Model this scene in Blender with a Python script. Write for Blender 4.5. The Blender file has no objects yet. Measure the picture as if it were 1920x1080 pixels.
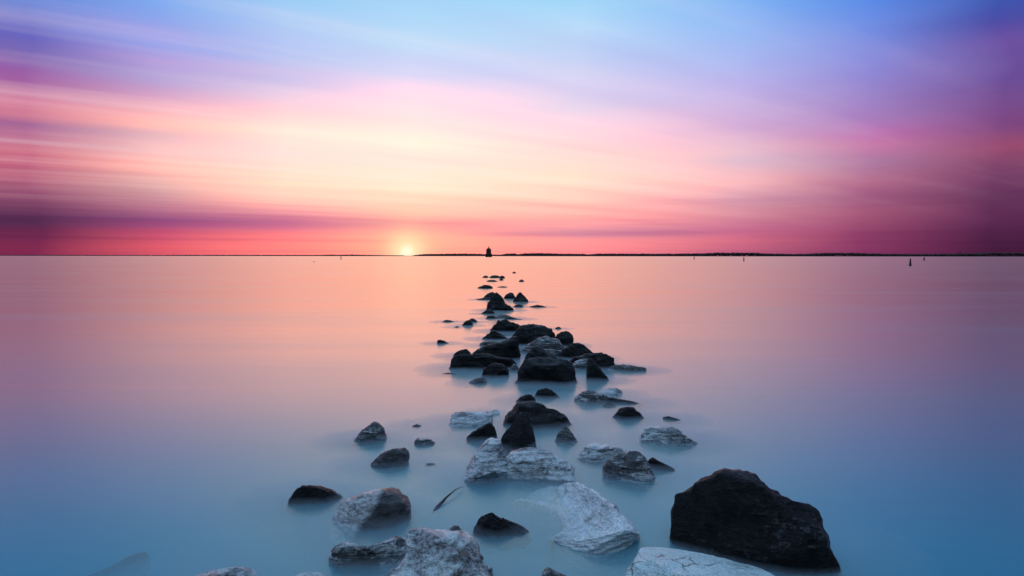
import bpy, bmesh, math, random
import numpy as np
from mathutils import Vector, Matrix, noise as mnoise

# ------------------------------------------------------------------ camera
S = bpy.context.scene
C = S.collection
FPX = 1173.0                       # focal length in pixels of a 1920 px wide frame
CAM_H = 1.5
PITCH = math.radians(2.93)
cam_d = bpy.data.cameras.new('camera')
cam_d.sensor_width = 36.0
cam_d.lens = 36.0 * FPX / 1920.0
cam_d.clip_start = 0.05
cam_d.clip_end = 60000.0
cam = bpy.data.objects.new('camera', cam_d)
C.objects.link(cam)
cam.location = (0, 0, CAM_H)
ROLL = math.radians(0.05)
cam.rotation_euler = (Matrix.Rotation(math.pi / 2 - PITCH, 4, 'X') @ Matrix.Rotation(ROLL, 4, 'Z')).to_euler()
S.camera = cam
CAMR = Matrix.Rotation(math.pi / 2 - PITCH, 3, 'X')
CP = Vector((0, 0, CAM_H))


def ray(px, py):
    """unit direction in the world of a picture point (1920 x 1080)"""
    return (CAMR @ Vector(((px - 960) / FPX, (540 - py) / FPX, -1.0))).normalized()


def ground(px, py, z=0.0):
    d = ray(px, py)
    return CP + d * ((z - CAM_H) / d.z)


# ------------------------------------------------------------------ render
S.view_settings.view_transform = 'Standard'
S.view_settings.look = 'None'
S.view_settings.exposure = 0.0
S.view_settings.gamma = 1.0
S.view_settings.use_curve_mapping = False
S.cycles.use_denoising = True
S.cycles.max_bounces = 8
S.cycles.diffuse_bounces = 2
S.cycles.glossy_bounces = 3
S.cycles.volume_bounces = 3
S.cycles.transparent_max_bounces = 16
S.cycles.sample_clamp_indirect = 4.0

# ------------------------------------------------------------------ sky
SUN_AZ = math.radians(-9.53)
SUN_EL = math.radians(0.36)


def lin(c):
    return tuple(((v / 255.0) / 12.92 if v <= 10 else (((v / 255.0) + 0.055) / 1.055) ** 2.4) for v in c)


def bright(c):
    """where the picture's red is at its ceiling the sky itself is brighter still"""
    r, g, b = lin(c)
    return (r * (1.0 + 0.55 * max(0.0, min(1.0, (c[0] - 236) / 18.0))), g, b)


# colours of the evening sky, read along bearings of the picture: (picture x, [(picture y, sRGB), ...])
SKY = [
 (60, [(0,(72,122,212)),(60,(100,104,194)),(100,(118,95,176)),(130,(148,92,168)),(160,(165,92,156)),(182,(206,116,152)),(220,(212,126,150)),(240,(166,102,150)),(276,(206,112,136)),(320,(190,96,126)),(360,(150,80,115)),(400,(102,50,92)),(416,(78,36,80)),(440,(106,36,80)),(465,(126,40,80))]),
 (300, [(0,(108,163,240)),(60,(148,155,230)),(90,(142,160,235)),(110,(184,160,220)),(140,(170,155,215)),(180,(215,165,200)),(210,(240,180,186)),(240,(246,200,186)),(256,(226,180,190)),(280,(240,195,194)),(310,(246,196,182)),(350,(222,170,170)),(390,(192,122,146)),(416,(150,75,130)),(440,(204,82,116)),(462,(226,92,110))]),
 (540, [(0,(156,206,246)),(70,(178,200,246)),(110,(180,196,242)),(132,(206,196,236)),(150,(205,196,236)),(190,(240,210,226)),(220,(248,220,216)),(250,(253,240,220)),(290,(252,228,220)),(340,(252,230,200)),(380,(248,196,182)),(408,(218,128,156)),(425,(206,112,150)),(445,(246,136,136)),(470,(245,138,134))]),
 (780, [(0,(170,220,250)),(80,(190,222,250)),(110,(206,216,250)),(140,(220,216,248)),(180,(248,226,238)),(220,(253,232,230)),(270,(255,248,226)),(310,(254,236,220)),(350,(255,240,212)),(390,(250,206,182)),(425,(243,160,160)),(445,(250,180,156)),(468,(250,172,150))]),
 (1080, [(0,(160,214,248)),(60,(190,222,250)),(120,(200,212,246)),(160,(220,212,243)),(200,(228,212,238)),(240,(245,220,228)),(280,(248,220,216)),(330,(253,230,206)),(370,(252,208,190)),(410,(248,176,170)),(435,(226,150,166)),(455,(245,156,156)),(470,(244,148,150))]),
 (1380, [(0,(124,180,245)),(60,(150,186,245)),(120,(175,185,240)),(160,(190,180,235)),(200,(205,180,225)),(240,(215,175,215)),(280,(235,190,206)),(300,(220,186,206)),(340,(240,186,190)),(370,(216,156,176)),(400,(220,146,162)),(430,(202,108,146)),(450,(214,110,136)),(470,(196,100,130))]),
 (1620, [(0,(88,138,230)),(60,(114,140,225)),(120,(135,136,215)),(180,(155,130,200)),(220,(170,125,190)),(250,(188,110,175)),(272,(198,120,165)),(300,(175,124,164)),(340,(178,105,140)),(370,(160,90,130)),(400,(163,85,120)),(440,(140,60,105)),(465,(134,55,100))]),
 (1860, [(0,(58,84,174)),(40,(75,76,165)),(80,(108,80,160)),(150,(105,75,150)),(200,(118,75,140)),(240,(125,66,125)),(275,(150,66,106)),(300,(130,66,106)),(330,(116,60,102)),(370,(96,44,88)),(410,(88,36,82)),(440,(75,30,70)),(470,(66,25,60))]),
]
ZENITH = (0.64, 1.1, 1.58)      # linear: clear blue overhead
HIGH = {60: (92, 142, 224), 300: (134, 190, 244), 540: (164, 212, 248), 780: (178, 224, 252), 1080: (170, 220, 250),
        1380: (142, 194, 246), 1620: (94, 140, 222), 1860: (54, 84, 168)}

world = bpy.data.worlds.new('World')
S.world = world
world.use_nodes = True
wt = world.node_tree
wt.nodes.clear()


def N(tree, kind, **kw):
    n = tree.nodes.new(kind)
    for k, v in kw.items():
        setattr(n, k, v)
    return n


def L(tree, a, b):
    tree.links.new(a, b)


def math_node(tree, op, a, b=None, c=None, clamp=False):
    n = N(tree, 'ShaderNodeMath', operation=op)
    n.use_clamp = clamp
    for i, v in enumerate((a, b, c)):
        if v is None:
            continue
        if isinstance(v, (int, float)):
            n.inputs[i].default_value = v
        else:
            L(tree, v, n.inputs[i])
    return n.outputs[0]


def mixcol(tree, fac, a, b, blend='MIX'):
    n = N(tree, 'ShaderNodeMix', data_type='RGBA', blend_type=blend)
    n.clamp_factor = True
    for sock, v in ((n.inputs[0], fac), (n.inputs[6], a), (n.inputs[7], b)):
        if isinstance(v, (int, float)):
            sock.default_value = v
        elif isinstance(v, tuple):
            sock.default_value = (*v[:3], 1.0)
        else:
            L(tree, v, sock)
    return n.outputs[2]


def ramp(tree, fac, stops, interp='LINEAR'):
    n = N(tree, 'ShaderNodeValToRGB')
    cr = n.color_ramp
    cr.interpolation = interp
    while len(cr.elements) > 1:
        cr.elements.remove(cr.elements[-1])
    cr.elements[0].position = stops[0][0]
    cr.elements[0].color = (*stops[0][1], 1)
    for p, c in stops[1:]:
        e = cr.elements.new(p)
        e.color = (*c, 1)
    if fac is not None:
        L(tree, fac, n.inputs[0])
    return n.outputs[0]


def noise_tex(tree, vec, scale, detail=4, rough=0.5, dims='3D', dist=0.0):
    n = N(tree, 'ShaderNodeTexNoise', noise_dimensions=dims)
    n.inputs['Scale'].default_value = scale
    n.inputs['Detail'].default_value = detail
    n.inputs['Roughness'].default_value = rough
    n.inputs['Distortion'].default_value = dist
    if vec is not None:
        L(tree, vec, n.inputs['Vector'])
    return n.outputs[0]


def maprange(tree, v, a, b, c, d, smooth=False):
    n = N(tree, 'ShaderNodeMapRange')
    n.interpolation_type = 'SMOOTHSTEP' if smooth else 'LINEAR'
    n.clamp = True
    for i, x in enumerate((v, a, b, c, d)):
        if isinstance(x, (int, float)):
            n.inputs[i].default_value = x
        else:
            L(tree, x, n.inputs[i])
    return n.outputs[0]


def combine(tree, x, y, z):
    n = N(tree, 'ShaderNodeCombineXYZ')
    for i, v in enumerate((x, y, z)):
        if isinstance(v, (int, float)):
            n.inputs[i].default_value = v
        else:
            L(tree, v, n.inputs[i])
    return n.outputs[0]


def build_sky():
    t = wt
    tc = N(t, 'ShaderNodeTexCoord')
    nrm = N(t, 'ShaderNodeVectorMath', operation='NORMALIZE')
    L(t, tc.outputs['Generated'], nrm.inputs[0])
    sp = N(t, 'ShaderNodeSeparateXYZ')
    L(t, nrm.outputs[0], sp.inputs[0])
    x, y, z = sp.outputs
    az = math_node(t, 'ARCTAN2', x, y)
    zc = math_node(t, 'MAXIMUM', z, 0.0)
    el = math_node(t, 'ARCSINE', zc)
    # streaked high cloud: a flat layer seen in perspective, drawn out along the wind
    den = math_node(t, 'ADD', zc, 0.035)
    cx = math_node(t, 'DIVIDE', x, den)
    cy = math_node(t, 'DIVIDE', y, den)
    wa = math.radians(57)
    along = math_node(t, 'ADD', math_node(t, 'MULTIPLY', cx, math.sin(wa)), math_node(t, 'MULTIPLY', cy, math.cos(wa)))
    across = math_node(t, 'ADD', math_node(t, 'MULTIPLY', cx, math.cos(wa)), math_node(t, 'MULTIPLY', cy, -math.sin(wa)))
    v1 = combine(t, math_node(t, 'MULTIPLY', along, 0.16), math_node(t, 'MULTIPLY', across, 1.5), 3.7)
    n1 = noise_tex(t, v1, 1.0, 4, 0.45)
    v2 = combine(t, math_node(t, 'MULTIPLY', along, 0.10), math_node(t, 'MULTIPLY', across, 0.55), 9.1)
    n2 = noise_tex(t, v2, 1.0, 3, 0.5)
    # low bands near the horizon, drawn out along it
    v3 = combine(t, math_node(t, 'MULTIPLY', az, 1.6), math_node(t, 'MULTIPLY', el, 95.0), 1.3)
    n3 = noise_tex(t, v3, 1.0, 4, 0.6)
    cover = maprange(t, az, 0.05, 0.55, 1.0, 0.3, True)
    n1 = math_node(t, 'ADD', 0.5, math_node(t, 'MULTIPLY', math_node(t, 'SUBTRACT', n1, 0.5), cover))
    c1 = math_node(t, 'SUBTRACT', n1, 0.5)
    c2 = math_node(t, 'SUBTRACT', n2, 0.5)
    c3 = math_node(t, 'SUBTRACT', n3, 0.5)
    lowk = maprange(t, el, 0.0, math.radians(9), 1.0, 0.0, True)
    # the layer's edge wanders: shift the height at which colours change
    sh = math_node(t, 'ADD', math_node(t, 'MULTIPLY', c1, math.radians(1.9)), math_node(t, 'MULTIPLY', c2, math.radians(1.2)))
    sh = math_node(t, 'MULTIPLY', sh, maprange(t, el, 0.0, math.radians(8), 0.0, 1.0, True))
    sh = math_node(t, 'ADD', sh, math_node(t, 'MULTIPLY', math_node(t, 'MULTIPLY', c3, lowk), math.radians(0.5)))
    el2 = math_node(t, 'ADD', el, sh)
    fac = math_node(t, 'MULTIPLY', el2, 2.0 / math.pi)
    va = combine(t, math_node(t, 'MULTIPLY', az, 3.0), math_node(t, 'MULTIPLY', el, 14.0), 5.5)
    az2 = math_node(t, 'ADD', az, math_node(t, 'MULTIPLY', math_node(t, 'SUBTRACT', noise_tex(t, va, 1.0, 4, 0.55), 0.5), 0.08))
    cols = []
    for px, rows in SKY:
        st = []
        a0 = None
        for py, c in rows:
            d = ray(px, py)
            e = math.asin(max(-1, min(1, d.z)))
            st.append((max(e, 0.0) / (math.pi / 2), bright(c)))
            a0 = math.atan2(d.x, d.y)
        st.append((36 / 90.0, lin(HIGH[px])))
        st.append((66 / 90.0, ZENITH))
        st.sort(key=lambda s: s[0])
        cols.append((a0, st))
    dusk = lambda k: [(0.0, lin((int(78*k), int(44*k), int(84*k)))), (0.06, lin((int(92*k), int(58*k), int(112*k)))), (0.2, lin((int(78*k), int(88*k), int(168*k)))),
                      (0.42, lin((int(88*k), int(130*k), int(205*k)))), (70/90.0, ZENITH)]
    dim = lambda st, k: [(p, tuple(v * (k if p < 0.38 else 1.0) for v in c)) for p, c in st]
    cols = [(cols[0][0] - 0.3, dim(cols[0][1], 0.88))] + cols + [(cols[-1][0] + 0.3, dim(cols[-1][1], 0.86))]
    allc = [(math.radians(-140), dusk(0.28)), (math.radians(-85), dusk(0.75))] + cols + [(math.radians(80), dusk(0.6)), (math.radians(140), dusk(0.28))]
    col = None
    for i, (a, st) in enumerate(allc):
        r = ramp(t, fac, st)
        if col is None:
            col = r
        else:
            col = mixcol(t, maprange(t, az2, allc[i - 1][0], a, 0.0, 1.0), col, r)
    # thin cloud: lit streaks brighter and warmer, thick ones dull violet
    v4 = combine(t, math_node(t, 'MULTIPLY', along, 0.30), math_node(t, 'MULTIPLY', across, 3.2), 21.7)
    n4 = noise_tex(t, v4, 1.0, 3, 0.45)
    n4 = math_node(t, 'ADD', 0.5, math_node(t, 'MULTIPLY', math_node(t, 'SUBTRACT', n4, 0.5), math_node(t, 'MULTIPLY', cover, maprange(t, n2, 0.35, 0.6, 0.2, 1.0))))
    wk = maprange(t, el, math.radians(3), math.radians(8), 0.0, 1.0, True)
    col = mixcol(t, math_node(t, 'MULTIPLY', maprange(t, n4, 0.5, 0.73, 0.0, 0.38), wk), col, mixcol(t, 0.6, col, (1.15, 0.86, 0.86)))
    col = mixcol(t, math_node(t, 'MULTIPLY', maprange(t, n4, 0.5, 0.25, 0.0, 0.30), wk), col, mixcol(t, 1.0, col, (0.74, 0.72, 0.92), 'MULTIPLY'))
    lit = math_node(t, 'MULTIPLY', maprange(t, n1, 0.5, 0.72, 0.0, 1.0), maprange(t, el, math.radians(2), math.radians(7), 0.0, 0.22, True))
    col = mixcol(t, lit, col, mixcol(t, 0.5, col, (1.0, 0.80, 0.78)))
    dul = math_node(t, 'MULTIPLY', maprange(t, n1, 0.5, 0.26, 0.0, 1.0), 0.16)
    col = mixcol(t, dul, col, mixcol(t, 1.0, col, (0.62, 0.58, 0.86), 'MULTIPLY'))
    dl3 = math_node(t, 'MULTIPLY', maprange(t, n3, 0.5, 0.3, 0.0, 1.0), math_node(t, 'MULTIPLY', lowk, 0.35))
    col = mixcol(t, dl3, col, mixcol(t, 1.0, col, (0.72, 0.55, 0.72), 'MULTIPLY'))
    # two thin banks of cloud lying along the horizon
    for e0, wd, a0, a1, a2, a3, amt in ((2.85, 0.42, -1.2, -0.8, -0.12, 0.02, 0.30), (2.05, 0.30, -0.12, 0.02, 0.22, 0.40, 0.40), (1.35, 0.13, -0.8, -0.6, -0.22, -0.10, 0.30)):
        c_ = math_node(t, 'DIVIDE', math_node(t, 'SUBTRACT', math_node(t, 'ADD', el, math_node(t, 'MULTIPLY', c3, math.radians(0.5))), math.radians(e0)), math.radians(wd))
        bk = math_node(t, 'POWER', 2.718, math_node(t, 'MULTIPLY', math_node(t, 'POWER', c_, 2.0), -1.0))
        bk = math_node(t, 'MULTIPLY', bk, math_node(t, 'MULTIPLY', maprange(t, az, a0, a1, 0.0, 1.0, True), maprange(t, az, a2, a3, amt, 0.0, True)))
        col = mixcol(t, bk, col, mixcol(t, 1.0, col, (0.50, 0.42, 0.80), 'MULTIPLY'))
    # the low sun: disc and aureole
    sd = Vector((math.sin(SUN_AZ) * math.cos(SUN_EL), math.cos(SUN_AZ) * math.cos(SUN_EL), math.sin(SUN_EL)))
    dt = N(t, 'ShaderNodeVectorMath', operation='DISTANCE')
    L(t, nrm.outputs[0], dt.inputs[0])
    dt.inputs[1].default_value = sd
    ang = dt.outputs['Value']
    g1 = math_node(t, 'POWER', 2.718, math_node(t, 'MULTIPLY', math_node(t, 'POWER', math_node(t, 'DIVIDE', ang, math.radians(1.5)), 2.0), -1.0))
    g2 = math_node(t, 'POWER', 2.718, math_node(t, 'MULTIPLY', math_node(t, 'DIVIDE', ang, math.radians(2.2)), -1.0))
    disc = maprange(t, ang, math.radians(0.0), math.radians(0.9), 1.0, 0.0, True)
    col = mixcol(t, math_node(t, 'MULTIPLY', g2, 0.55), col, (1.0, 0.72, 0.36))
    col = mixcol(t, math_node(t, 'MULTIPLY', g1, 0.9), col, (1.0, 0.88, 0.52))
    col = mixcol(t, disc, col, (1.25, 1.0, 0.74))
    bg = N(t, 'ShaderNodeBackground')
    L(t, col, bg.inputs['Color'])
    bg.inputs['Strength'].default_value = 1.0
    # the clear air above the cloud
    ns = N(t, 'ShaderNodeTexSky', sky_type='NISHITA')
    ns.sun_disc = False
    ns.sun_elevation = SUN_EL
    ns.sun_rotation = SUN_AZ
    bg2 = N(t, 'ShaderNodeBackground')
    L(t, ns.outputs[0], bg2.inputs['Color'])
    bg2.inputs['Strength'].default_value = 0.006
    add = N(t, 'ShaderNodeAddShader')
    L(t, bg.outputs[0], add.inputs[0])
    L(t, bg2.outputs[0], add.inputs[1])
    out = N(t, 'ShaderNodeOutputWorld')
    L(t, add.outputs[0], out.inputs['Surface'])


build_sky()

# ------------------------------------------------------------------ sun lamp
sl = bpy.data.lights.new('sun', 'SUN')
sl.energy = 0.002
sl.angle = math.radians(6)
sl.color = (1.0, 0.52, 0.34)
so = bpy.data.objects.new('sun', sl)
C.objects.link(so)
LE = math.radians(1.6)
sdv = Vector((math.sin(SUN_AZ) * math.cos(LE), math.cos(SUN_AZ) * math.cos(LE), math.sin(LE)))
so.rotation_euler = sdv.to_track_quat('Z', 'Y').to_euler()


# ------------------------------------------------------------------ helpers
def tag(o, label=None, cat=None, group=None, kind=None):
    if label: o['label'] = label
    if cat: o['category'] = cat
    if group: o['group'] = group
    if kind: o['kind'] = kind
    return o


def link_mesh(name, me, mat, parent=None):
    o = bpy.data.objects.new(name, me)
    if mat is not None:
        me.materials.append(mat)
    C.objects.link(o)
    if parent is not None:
        o.parent = parent
    return o


def empty(name, loc):
    o = bpy.data.objects.new(name, None)
    o.location = loc
    C.objects.link(o)
    return o


def new_mat(name):
    m = bpy.data.materials.new(name)
    m.use_nodes = True
    m.node_tree.nodes.clear()
    return m, m.node_tree


def plain(name, col, rough=0.7, spec=0.3):
    m, t = new_mat(name)
    b = N(t, 'ShaderNodeBsdfPrincipled')
    tc = N(t, 'ShaderNodeTexCoord')
    n = noise_tex(t, tc.outputs['Object'], 3.0, 4, 0.6)
    c = ramp(t, n, [(0.3, tuple(v * 0.7 for v in col)), (0.7, tuple(v * 1.25 for v in col))])
    L(t, c, b.inputs['Base Color'])
    b.inputs['Roughness'].default_value = rough
    b.inputs['Specular IOR Level'].default_value = spec
    o = N(t, 'ShaderNodeOutputMaterial')
    L(t, b.outputs[0], o.inputs[0])
    return m


# ------------------------------------------------------------------ water
def water_material():
    m, t = new_mat('milky_water')
    tc = N(t, 'ShaderNodeTexCoord')
    mp = N(t, 'ShaderNodeMapping')
    mp.inputs['Scale'].default_value = (0.12, 0.9, 1)
    L(t, tc.outputs['Object'], mp.inputs['Vector'])
    n = noise_tex(t, mp.outputs[0], 0.5, 4, 0.55)
    gl = N(t, 'ShaderNodeBsdfAnisotropic') if hasattr(bpy.types, 'ShaderNodeBsdfAnisotropic') else N(t, 'ShaderNodeBsdfGlossy')
    gl.inputs['Color'].default_value = (1.0, 0.76, 0.54, 1)
    L(t, maprange(t, n, 0.3, 0.7, 0.19, 0.25), gl.inputs['Roughness'])
    tr = N(t, 'ShaderNodeBsdfTransparent')
    lw = N(t, 'ShaderNodeLayerWeight')          # reflection of rippled water: grows towards grazing, softer than a flat pane
    lw.inputs['Blend'].default_value = 0.5
    f = math_node(t, 'ADD', 0.03, math_node(t, 'MULTIPLY', math_node(t, 'POWER', lw.outputs['Facing'], 2.9), 0.97))
    mx = N(t, 'ShaderNodeMixShader')
    L(t, f, mx.inputs[0])
    df = N(t, 'ShaderNodeBsdfDiffuse')          # milk of the stirred water
    df.inputs['Color'].default_value = (0.01, 0.44, 0.62, 1)
    ml = N(t, 'ShaderNodeMixShader')
    L(t, maprange(t, n, 0.32, 0.68, 0.06, 0.24), ml.inputs[0])
    L(t, tr.outputs[0], ml.inputs[1])
    L(t, df.outputs[0], ml.inputs[2])
    L(t, ml.outputs[0], mx.inputs[1])
    L(t, gl.outputs[0], mx.inputs[2])
    vol = N(t, 'ShaderNodeVolumePrincipled')
    vol.inputs['Color'].default_value = (0.04, 0.76, 0.91, 1)
    vol.inputs['Density'].default_value = 5.0
    vol.inputs['Anisotropy'].default_value = 0.0
    o = N(t, 'ShaderNodeOutputMaterial')
    L(t, mx.outputs[0], o.inputs['Surface'])
    L(t, vol.outputs[0], o.inputs['Volume'])
    return m


def build_water():
    bm = bmesh.new()
    x, y0, y1, zb = 16000.0, -40.0, 24000.0, -1.4
    v = [bm.verts.new(p) for p in ((-x, y0, 0), (x, y0, 0), (x, y1, 0), (-x, y1, 0), (-x, y0, zb), (x, y0, zb), (x, y1, zb), (-x, y1, zb))]
    for f in ((0, 1, 2, 3), (7, 6, 5, 4), (0, 4, 5, 1), (1, 5, 6, 2), (2, 6, 7, 3), (3, 7, 4, 0)):
        bm.faces.new([v[i] for i in f])
    me = bpy.data.meshes.new('water')
    bm.to_mesh(me)
    bm.free()
    tag(link_mesh('water', me, water_material()), kind='structure')
    # the sea bed under it, rising to a sandy shoal between the nearest stones
    bm = bmesh.new()
    xs = [-x, -200, -40, -12] + [-6 + 0.25 * i for i in range(49)] + [12, 40, 200, x]
    ys = [y0, -10, -2] + [0.25 * i for i in range(49)] + [20, 60, 400, y1]
    rows = []
    for yy in ys:
        row = []
        for xx in xs:
            d = ((xx - 0.15) / 0.55) ** 2 + ((yy - 3.1) / 0.5) ** 2
            zz = -1.1 + 1.02 * math.exp(-d) + 0.03 * mnoise.noise((xx * 2, yy * 2, 0)) if abs(xx) < 20 and yy < 30 else -1.1
            row.append(bm.verts.new((xx, yy, zz)))
        rows.append(row)
    for a, b in zip(rows, rows[1:]):
        for k in range(len(xs) - 1):
            bm.faces.new((a[k], a[k + 1], b[k + 1], b[k]))
    me = bpy.data.meshes.new('sea_bed')
    bm.to_mesh(me)
    bm.free()
    for p in me.polygons:
        p.use_smooth = True
    tag(link_mesh('sea_bed', me, plain('sand', (0.34, 0.30, 0.27), 0.9)), kind='structure')


build_water()


# ------------------------------------------------------------------ far shore
def build_shore():
    rnd = random.Random(5)
    DIST = 4200.0
    m_land = plain('shore_ground', (0.09, 0.055, 0.06), 0.9, 0.1)
    m_wood = plain('far_foliage', (0.12, 0.065, 0.075), 0.9, 0.1)

    # (picture x, height of the tree tops in picture px)
    prof = [(-300, 1.6), (0, 1.7), (300, 1.8), (330, 2.2), (600, 2.2), (612, 3.2), (625, 2.4), (655, 3.0), (690, 2.2), (735, 1.6), (752, 1.5), (758, 0.5), (768, 0.5), (773, 1.6), (781, 2.5), (790, 4.0), (830, 4.6),
            (860, 5.0), (895, 4.6), (918, 3.0), (938, 3.2), (950, 5.0), (965, 5.4), (972, 3.6), (985, 5.6), (1020, 6.0), (1040, 5.4), (1060, 4.8), (1095, 4.8), (1105, 3.4), (1125, 5.2), (1180, 5.2), (1230, 5.0),
            (1280, 5.4), (1330, 6.0), (1345, 7.2), (1380, 7.5), (1420, 7.0), (1440, 5.8), (1490, 5.0), (1520, 5.2), (1545, 6.6), (1600, 7.4), (1625, 6.4), (1660, 5.6), (1730, 5.0), (1800, 5.6), (1845, 6.4), (1860, 7.8), (1920, 8.0), (2200, 8.0)]
    xs = [p[0] for p in prof]
    hs = [p[1] for p in prof]

    def height(px):
        return float(np.interp(px, xs, hs)) / FPX * DIST
    # low ground: a long bank with a shallow beach, in real depth
    bm = bmesh.new()
    prev = None
    for i in range(0, 260):
        px = -300 + i * 10
        X = (px - 960) / FPX * DIST
        h = min(height(px) * 0.45, 5.0)
        if 757 < px < 770:
            h = 0.6
        row = [bm.verts.new((X, DIST - 12, -1.0)), bm.verts.new((X, DIST, h * 0.5)), bm.verts.new((X, DIST + 60, h)), bm.verts.new((X, DIST + 900, h)), bm.verts.new((X, DIST + 960, -1.0))]
        if prev:
            for k in range(4):
                bm.faces.new((prev[k], row[k], row[k + 1], prev[k + 1]))
        prev = row
    me = bpy.data.meshes.new('far_shore')
    bm.to_mesh(me)
    bm.free()
    tag(link_mesh('far_shore', me, m_land), kind='structure')
    # the wood on it: crowns of uneven size, several rows deep
    vs, fs = [], []
    tmp = bmesh.new()
    bmesh.ops.create_icosphere(tmp, subdivisions=1, radius=1.0)
    tv = [v.co.copy() for v in tmp.verts]
    tf = [tuple(v.index for v in f.verts) for f in tmp.faces]
    tmp.free()
    px = -300.0
    while px < 2200:
        h = height(px)
        for row in range(3):
            if h < 4.0 and row:
                continue
            hh = h * rnd.uniform(0.82, 1.03)
            r = max(1.2, min(hh * 0.5, 7.5)) * rnd.uniform(0.7, 1.2)
            X = (px + rnd.uniform(-1.5, 1.5) - 960) / FPX * DIST
            Y = DIST + 30 + row * 45 + rnd.uniform(-15, 15)
            for q in range(2):
                cx, cz, rr = X + rnd.uniform(-r, r) * 0.8 * q, hh - r * (0.9 + 0.7 * q), r * (1 - 0.2 * q)
                b0 = len(vs)
                for v in tv:
                    k = rnd.uniform(0.75, 1.2)
                    vs.append((cx + v.x * rr * k * 1.15, Y + v.y * rr * k, max(cz + v.z * rr * k, -0.5)))
                fs += [tuple(b0 + i for i in f) for f in tf]
            # stem mass below the crown
        px += rnd.uniform(0.9, 1.7)
    me = bpy.data.meshes.new('far_wood')
    me.from_pydata(vs, [], fs)
    tag(link_mesh('far_wood', me, m_wood), 'dark line of trees along the far shore', 'trees', kind='stuff')


build_shore()


def lathe(name, prof, mat, parent=None, n=24, loc=(0, 0, 0)):
    vs, fs = [], []
    for r, z in prof:
        for k in range(n):
            a = 2 * math.pi * k / n
            vs.append((r * math.cos(a), r * math.sin(a), z))
    for i in range(len(prof) - 1):
        for k in range(n):
            fs.append((i * n + k, i * n + (k + 1) % n, (i + 1) * n + (k + 1) % n, (i + 1) * n + k))
    fs.append(tuple(range(n))[::-1])
    fs.append(tuple((len(prof) - 1) * n + k for k in range(n)))
    me = bpy.data.meshes.new(name)
    me.from_pydata(vs, [], fs)
    o = link_mesh(name, me, mat, parent)
    o.location = loc
    return o


def build_lighthouse():
    D = 880.0
    k = D / FPX                    # metres per picture px there
    X = (916.3 - 960) * k
    g = empty('lighthouse', (X, D, 0))
    tag(g, 'small dark offshore lighthouse on a round caisson silhouetted on the horizon', 'lighthouse')
    m_iron = plain('dark_iron', (0.05, 0.022, 0.022), 0.6)
    m_wall = plain('lighthouse_wall', (0.09, 0.04, 0.04), 0.7)
    m_lamp = plain('lantern_glass', (0.5, 0.35, 0.3), 0.2, 0.5)
    lathe('caisson', [(6.2 * k, -1.2), (6.2 * k, 2.2 * k), (6.6 * k, 2.3 * k), (6.7 * k, 4.6 * k), (6.4 * k, 4.8 * k)], m_iron, g, 32)
    lathe('gallery_roof', [(6.2 * k, 4.8 * k + .02), (6.4 * k, 6.0 * k), (4.8 * k, 6.9 * k), (4.5 * k, 7.0 * k)], m_iron, g, 32)
    tw = lathe('tower', [(4.5 * k, 7.0 * k + .02), (4.7 * k, 9.0 * k), (4.8 * k, 12.6 * k), (4.3 * k, 14.4 * k), (3.6 * k, 15.8 * k), (2.0 * k, 16.4 * k), (1.4 * k, 16.8 * k)], m_wall, g, 32)
    m_pane = plain('dark_pane', (0.02, 0.02, 0.03), 0.2, 0.5)
    for zz in (8.5 * k, 11.2 * k):
        for a in range(0, 360, 45):
            bm = bmesh.new()
            bmesh.ops.create_cube(bm, size=1.0)
            bmesh.ops.scale(bm, vec=(0.12, 0.7, 1.1), verts=bm.verts)
            me = bpy.data.meshes.new('window')
            bm.to_mesh(me)
            bm.free()
            w = link_mesh('window', me, m_pane, g)
            ra = math.radians(a + 20)
            w.location = (4.72 * k * math.cos(ra), 4.72 * k * math.sin(ra), zz)
            w.rotation_euler = (0, 0, ra)
    lathe('watch_deck', [(1.9 * k, 16.8 * k + .01), (1.9 * k, 17.0 * k), (1.1 * k, 17.0 * k + .02)], m_iron, g, 20)
    lathe('lantern', [(0.75 * k, 17.0 * k + .03), (0.75 * k, 18.4 * k)], m_lamp, g, 16)
    lathe('lantern_roof', [(1.25 * k, 18.4 * k + .01), (1.1 * k, 18.9 * k), (0.4 * k, 19.6 * k), (0.1 * k, 20.3 * k)], m_iron, g, 16)


build_lighthouse()


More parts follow.
